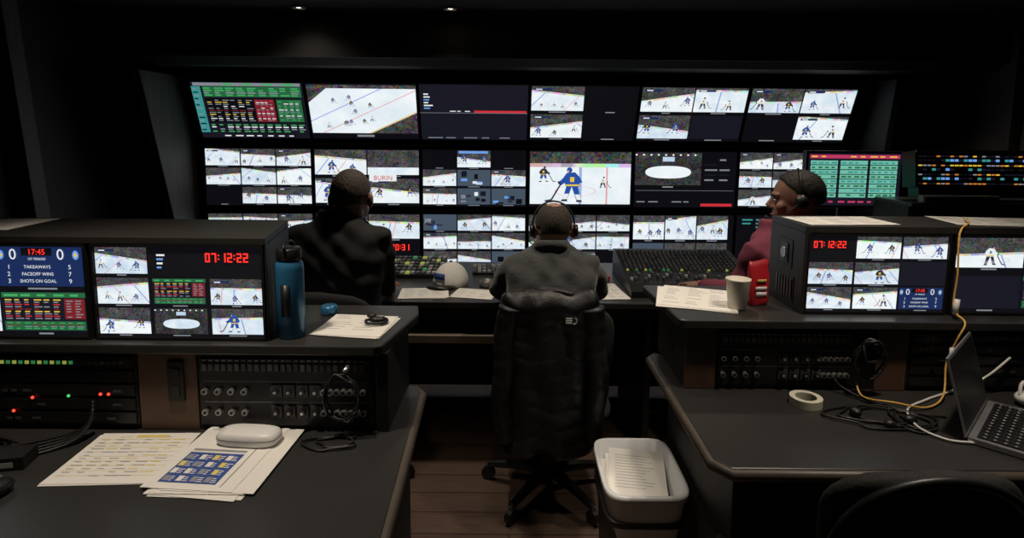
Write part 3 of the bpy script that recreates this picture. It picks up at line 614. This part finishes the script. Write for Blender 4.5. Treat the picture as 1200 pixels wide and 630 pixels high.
for r in range(7):
    for c in range(40):
        x=-.455+c*.0225; z=.082+r*.0225
        m=random.choice([E['dark'],E['black'],keyd,E['teal'],E['lblue']]) if r%2 else random.choice([E['yel'],E['orange'],E['dark'],E['dark'],E['black'],E['grey']])
        b.box(x,x+.015,-.005,0,z,z+(.006 if r%2==0 else .011),m)
b.box(-.47,.47,-.01,0,.238,.25,dsilver); b.build('router_control_panel')
b=MB(); b.box(1.98,2.35,2.86,2.90,1.181,1.215,keyw); b.box(1.99,2.34,2.855,2.86,1.187,1.209,black); b.build('patch_unit',None,.002)
# ------------------------------------------------------------------ chairs
def chair(x,y,yaw,seat=.44,top=.92,bw=.21,m=fabr,armr=True):
    e=empty('office_chair'); M=TR(x,y,0)@RZ(yaw)
    b=MB(); b.M=M
    for k in range(5):
        a=math.radians(72*k+18); c,s_=math.cos(a),math.sin(a); b.tube([(0,0,.10),(.14*c,.14*s_,.092),(.27*c,.27*s_,.07)],[.026,.02,.014],black,8)
        b.cyl((.27*c-.012*s_,.27*s_+.012*c,.03),(.27*c+.012*s_,.27*s_-.012*c,.03),.029,black,seg=16); b.cyl((.27*c,.27*s_,.05),(.27*c,.27*s_,.075),.008,dsilver,seg=8)
    b.cyl((0,0,.08),(0,0,.24),.028,black); b.cyl((0,0,.24),(0,0,seat-.06),.016,silver); b.box(-.08,.08,-.09,.09,seat-.075,seat-.045,black); b.build('base',e,0,False)
    b=MB(); b.M=M; b.rings([[Vector((px,py+.0,z)) for px,py in sup(.235*k,.225*k,32,.5)] for k,z in((.85,seat-.05),(1,seat-.03),(1,seat-.01),(.9,seat),(.5,seat-.006))],m); b.build('seat',e,0,True)
    b=MB(); b.M=M; rs=[]
    for j in range(25):
        t=j/24; z=seat+.06+(top-seat-.06)*t; w=bw*(.86+.14*math.sin(min(1,t*1.5)*math.pi/2)); 
        if t>.72: w*=(max(0.0,1-((t-.72)/.281)**2.6))**.42
        yy=-.20-.03*math.sin(t*math.pi)-.05*t
        rs.append([Vector((px,yy+py-.05*(1-(px/bw)**2),z)) for px,py in sup(max(w,.03),.022 if t<.97 else .012,28,.6)])
    b.rings(rs,m)
    # moulded rim around the back
    if bw<.2:
        rim=[]
        for k in range(25):
            a=math.pi*k/24; rim.append((bw*1.0*math.cos(a),-.285-.035*math.sin(a),seat+.06+(top-seat-.06)*(.30+.69*math.sin(a)**.55)))
        b.tube(rim,.010,black,8)
    b.build('backrest',e,0,True)
    b=MB(); b.M=M; b.tube([(0,-.08,seat-.06),(0,-.22,seat-.05),(0,-.285,seat+.02),(0,-.29,seat+.2)],[.02,.02,.018,.015],black,8,4)
    if armr:
        for q in(-1,1): b.tube([(q*.18,0,seat-.06),(q*.27,0,seat-.04),(q*.285,0,seat+.1),(q*.285,0,seat+.19)],.013,black,8,3); b.rings([[Vector((q*.285+px,py,z)) for px,py in sup(.035,.11,20,.6)] for z in(seat+.19,seat+.215)],black)
    b.build('back_bracket',e,0,True); return e
chair(.165,2.36,0,armr=False,top=.90); chair(-.70,2.36,0,top=.93,armr=False); chair(1.17,2.34,30,top=.85,armr=False)
meshm=mat('chair_mesh_weave',(.022,.021,.02),.8,0,.8,110,.15)
chair(.755,1.28,0,.46,.915,.188,meshm,False)
# puffer jacket draped over centre chair
pj=empty('puffer_jacket')
b=MB(); rs=[]
n=96
rn=random.Random(4); ph=[rn.uniform(0,6.28) for _ in range(8)]
for j in range(n+1):
    t=j/n; z=.33+(.935-.33)*t; pf=abs(math.sin(t*math.pi*10+.5*math.sin(t*7)))**.5
    w=.158+.022*math.sin(t*2.4)+.003*pf+.004*math.sin(t*11+1); d=.055+.006*pf
    if t>.9: kk=math.sqrt(max(.03,1-((t-.9)/.1)**2*.9)); w*=.75+.25*kk; d*=kk
    yc=2.09-.01*t; row=[]
    for px,py in sup(w,d,64,.7):
        a=px/.18
        fold=.009*math.sin(a*5.5+ph[0]+1.6*math.sin(t*4+ph[1]))+.006*math.sin(a*11+ph[2]+t*5)+.004*math.sin(a*3+t*19+ph[3])
        sag=.016*math.cos(a*2.6+ph[4])*(1-t)+.010*math.sin(a*6+ph[5]+t*6)
        row.append(Vector((.14+px*(1+.03*math.sin(z*21+1)),yc+py+fold*(1 if py<0 else .4)+.03*(px/.2)**2,z+sag+.02*abs(px))))
    rs.append(row)
b.rings(rs,puff); b.build('body',pj,0,True)
for q in(-1,1):
    b=MB(); pts=[];rd=[]
    for j in range(61):
        t=j/60; pts.append((.14+q*(.146+.026*math.sin(t*2.5)+.004*math.sin(t*13+q)),2.060-.02*math.sin(t*3)+.006*math.sin(t*9),.885-.50*t)); rd.append((.041-.010*t)*(.94+.08*abs(math.sin(t*math.pi*9+q))**.6))
    b.tube(pts,rd,puff,18); b.build('sleeve',pj,0,True)
b=MB(); rs=[]
for j in range(9):
    t=j/8; rs.append([Vector((.14+px,2.10+py+.006*math.sin(px*60),.89+.05*t+.006*math.sin(px*40+t))) for px,py in sup(.12-.03*t,.042-.015*abs(t-.3),30,.8)])
b.rings(rs,puff); b.build('collar',pj,0,True)
b=MB()
for k in range(3): b.box(.190+.0,.212,2.002,2.004,.845+.008*k,.849+.008*k,whitep)
b.tube([(.216,2.002,.843),(.225,2.002,.847),(.228,2.002,.857),(.222,2.002,.866)],.0015,whitep,6,3); b.build('logo_patch',pj)
# ------------------------------------------------------------------ people
def remesh(o,vox,it,keep=None):
    m=o.modifiers.new('r','REMESH'); m.mode='VOXEL'; m.voxel_size=vox; s_=o.modifiers.new('s','SMOOTH'); s_.factor=.5; s_.iterations=it
    dg=bpy.context.evaluated_depsgraph_get(); me=bpy.data.meshes.new_from_object(o.evaluated_get(dg)); o.modifiers.clear(); old=o.data; o.data=me
    me.polygons.foreach_set('use_smooth',[True]*len(me.polygons)); return o
def setmats(o,mats,fn):
    me=o.data; me.materials.clear()
    for m in mats: me.materials.append(m)
    for p_ in me.polygons: p_.material_index=fn(p_.center)
def head(par,M,hair,bald=False,gray=False,sk=skin,hs=True):
    b=MB(); b.M=M
    b.ell((0,-.012,.022),(.076,.097,.092),sk,24,16); b.ell((0,.022,-.035),(.061,.068,.078),sk); b.ell((0,.05,-.086),(.034,.034,.026),sk); b.ell((0,.07,.022),(.05,.022,.014),sk)
    b.tube([(0,.082,.012),(0,.098,-.012),(0,.106,-.028)],[.008,.011,.014],sk,10); b.ell((0,.092,-.03),(.019,.012,.009),sk); b.ell((0,.083,-.062),(.025,.011,.009),sk)
    for q in(-1,1):
        b.ell((q*.083,-.012,-.008),(.011,.020,.033),sk,14,10,Matrix.Rotation(q*.35,3,'Z')); b.ell((q*.045,.06,-.025),(.022,.022,.02),sk)
    b.tube([(0,-.02,-.05),(0,-.03,-.11),(0,-.045,-.19)],[.055,.056,.066],sk,20)
    o=b.build('head',par); remesh(o,.005,3); o.data.materials.clear(); o.data.materials.append(sk)
    def hf(d):
        h=1 if (d.z>-.50+1.15*max(0,d.y+.30)) else 0
        if abs(d.x)>.8 and d.z<-.15: h=0
        if bald and d.z>.72 and (d.x**2+(d.y+.15)**2)<.22: h=.25
        return .93+.115*h
    b=MB(); b.M=M; b.ell((0,-.012,.022),(.076,.099,.094),hair,72,48,None,hf); o=b.build('hair',par,0,True); s_=o.modifiers.new('s','SMOOTH'); s_.factor=.5; s_.iterations=2
    b=MB(); b.M=M
    for q in(-1,1): b.ell((q*.03,.078,.0),(.012,.009,.007),eyew,14,8); b.ell((q*.03,.0865,.0),(.005,.002,.005),black,10,6); b.tube([(q*.015,.09,.019),(q*.032,.09,.024),(q*.048,.08,.018)],.003,hair,6,2)
    b.tube([(-.022,.087,-.062),(0,.094,-.061),(.022,.087,-.062)],[.002,.004,.002],lips,8,3); b.build('face_features',par,0,True)
    if not hs: return
    b=MB(); b.M=M; pts=[]
    for k in range(13):
        a=math.pi*k/12; pts.append((.090*math.cos(a),-.01,.02+.102*math.sin(a)))
    b.tube(pts,.004,black,8)
    for q in(-1,1): b.cyl((q*.083,-.01,-.005),(q*.102,-.01,-.005),.027,black,seg=20)
    b.tube([(-.1,-.0,-.01),(-.1,.05,-.05),(-.06,.10,-.07),(-.025,.115,-.07)],.003,black,6,4); b.ell((-.02,.115,-.07),(.012,.007,.007),black); b.build('headset_band',par,0,True)
def hand(par,wrist,target,side,sk=skin,curl=.5,roll=0):
    d=(Vector(target)-Vector(wrist)).normalized(); up=Vector((0,0,1)); xx=d.cross(up).normalized(); zz=xx.cross(d)
    M=Matrix.Translation(wrist)@Matrix((xx,d,zz)).transposed().to_4x4()@Matrix.Rotation(roll,4,'Y')
    b=MB(); b.M=M
    b.ell((0,.05,0),(.041,.052,.015),sk,20,10); b.tube([(0,-.045,0),(0,-.01,0),(0,.03,0)],[.027,.024,.022],sk,14)
    L=[.066,.075,.07,.055]
    for i in range(4):
        x=(-.029+.0195*i)*-side; y=.088+.006*(1 if i in(1,2) else 0); p0=Vector((x*.8,y-.03,0)); pts=[p0,Vector((x,y,.001))]; a=0
        for k in range(3):
            a+=curl*(.35+.15*k); l=L[i]*(.45,.32,.25)[k]; pts.append(pts[-1]+Vector((x*.12*.3,math.cos(a)*l,-math.sin(a)*l)))
        b.tube(pts,[.009,.0095,.0088,.0082,.0066],sk,10)
    t=-side; b.tube([(-.02*t*1,.015,-.003),(-.042*t,.045,-.008),(-.056*t,.07,-.014),(-.058*t,.092,-.02)],[.014,.012,.010,.008],sk,10)
    o=b.build('hand',par); remesh(o,.0035,2); o.data.materials.clear(); o.data.materials.append(sk)
def person(name,px,py,yaw,seat,shz,lean,hpos,hyaw,htilt,arms,cloth,hair,bald=False,sw=.2,sk=skin,collar=None,hs=True,arm_r=1.0):
    e=empty(name); M=TR(px,py,0)@RZ(yaw); b=MB(); b.M=M
    def ring(y,z,rx,ry): return [Vector((x,y+yy,z)) for x,yy in sup(rx,ry,32,.85)]
    z0=seat+.01; H=shz-z0
    prof=[(0,.155,.125),(.08,.178,.14),(.2,.172,.13),(.4,.165,.118),(.6,.182,.122),(.8,.195,.118),(.9,.19,.105),(.97,.155,.09),(1.03,.10,.075),(1.09,.070,.066)]
    b.rings([ring(-.0+lean*(t**1.4)-(.03*math.sin(min(t,1)*math.pi)),z0+H*t,rx*sw/.2,ry) for t,rx,ry in prof],cloth)
    Mi=M.inverted(); ly=lean*.9
    for q,(el,wr,tg) in zip((-1,1),arms):
        el=Mi@Vector(el); wr=Mi@Vector(wr); sh=Vector((q*sw*.82,ly,shz-.06)); mid=(sh+el)/2+Vector((q*.008,-.005,0))
        b.tube([Vector((q*sw*.45,ly,shz-.05)),sh,mid,el,(el+wr)/2,wr],[.058*arm_r,.060*arm_r,.052*arm_r,.045,.041,.032],cloth,18)
        b.ell(el,(.046,.046,.046),cloth,14,10)
    for q in(-1,1):
        hip=Vector((q*.09,.02,seat+.075)); kn=Vector((q*.13,.41,seat+.075)); an=Vector((q*.13,.40,.10))
        b.tube([hip,(hip+kn)/2,kn],[.088,.08,.062],pants,18); b.ell(kn,(.063,.063,.063),pants); b.tube([kn,(kn+an)/2+Vector((0,-.01,0)),an],[.06,.055,.042],pants,16)
    o=b.build('body',e); remesh(o,.011,5)
    # cloth folds
    inv=Mi; me=o.data
    for v_ in me.vertices:
        c=inv@v_.co
        if c.z>seat+.1:
            a=.0035*math.sin(c.z*70+c.x*30+3*math.sin(c.x*14))+.003*math.sin(c.z*38-c.x*55)
            v_.co+=v_.normal*a
    def fn(c):
        c=Mi@c
        return 1 if (c.z<seat+.12 and (c.y>.13 or c.z<seat+.07)) else 0
    setmats(o,[cloth,pants],fn)
    for q in(-1,1):
        b=MB(); b.M=M; x=q*.13
        b.rings([[Vector((x+px_*k,.46+py_,z)) for px_,py_ in sup(.045,.135*(1 if z<.05 else .95),24,.7)] for k,z in((1,.0),(1.0,.03),(.85,.055))],black); b.tube([(x,.40,.05),(x,.40,.12)],[.045,.043],black,14); b.build('shoe',e,.004,True)
    for q,(el,wr,tg) in zip((-1,1),arms): hand(e,wr,tg,q,sk)
    head(e,TR(*hpos)@RZ(hyaw)@RX(-htilt),hair,bald,sk=sk,hs=hs)
    if collar:
        b=MB(); c=M@Vector((0,lean,shz+.035)); b.rings([[Vector((c.x+r*math.cos(t*math.pi/14),c.y+r*math.sin(t*math.pi/14),c.z+z+.012*math.sin(t*math.pi/14)*-1)) for t in range(28)] for r,z in((.078,-.02),(.072,.02),(.066,.02),(.068,-.02))],collar); b.build('shirt_collar',e,0,True)
    return e
person('seated_man',.165,2.33,0,.44,1.00,.13,(.178,2.53,1.088),3,10,[((-.05,2.54,.815),(.05,2.78,.80),(.09,2.9,.785)),((.38,2.54,.815),(.29,2.78,.80),(.25,2.9,.785))],knit,hairg,True,.195,collar=knit)
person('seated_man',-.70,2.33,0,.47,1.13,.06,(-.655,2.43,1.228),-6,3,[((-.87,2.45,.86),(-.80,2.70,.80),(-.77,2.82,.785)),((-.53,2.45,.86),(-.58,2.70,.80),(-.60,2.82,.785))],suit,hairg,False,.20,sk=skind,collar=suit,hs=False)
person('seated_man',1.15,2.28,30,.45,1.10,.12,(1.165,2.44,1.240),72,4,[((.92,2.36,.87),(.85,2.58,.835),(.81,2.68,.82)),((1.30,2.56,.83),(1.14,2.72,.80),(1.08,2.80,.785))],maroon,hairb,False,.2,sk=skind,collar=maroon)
# ------------------------------------------------------------------ lights
def spot(x,y,z,e,size=90,col=(1,.86,.70),rad=.05,blend=1.0,tgt=None):
    l=bpy.data.lights.new('spot','SPOT'); l.energy=e; l.spot_size=math.radians(size); l.spot_blend=blend; l.color=col; l.shadow_soft_size=rad
    o=bpy.data.objects.new('ceiling_or_fill_spot',l); COL.objects.link(o); o.location=(x,y,z)
    if tgt: o.rotation_euler=(Vector(tgt)-Vector((x,y,z))).to_track_quat('-Z','Y').to_euler()
spot(-.75,1.15,2.17,50); spot(1.0,1.35,2.17,44); spot(.6,2.35,2.17,36); spot(-.36,2.5,2.17,34)
spot(-1.22,3.5,2.17,5,140); spot(-.36,3.5,2.17,4); spot(1.3,2.4,2.17,20); spot(.0,1.55,2.17,22,66); spot(2.2,3.3,2.17,14,120); spot(.40,1.8,2.17,10,36)  # spots over the aisle floor and near the right wall are added fill, no fixtures
w=bpy.data.worlds.new('w'); sc.world=w; w.use_nodes=True; w.node_tree.nodes['Background'].inputs[0].default_value=(.02,.02,.022,1); w.node_tree.nodes['Background'].inputs[1].default_value=.2
# ------------------------------------------------------------------ camera
c=bpy.data.cameras.new('cam'); c.lens=21; c.sensor_width=36; c.shift_y=-.0617; c.clip_start=.02
o=bpy.data.objects.new('camera',c); COL.objects.link(o); o.matrix_world=TR(0,0,1.5)@RX(83)@RZ(.5); sc.camera=o
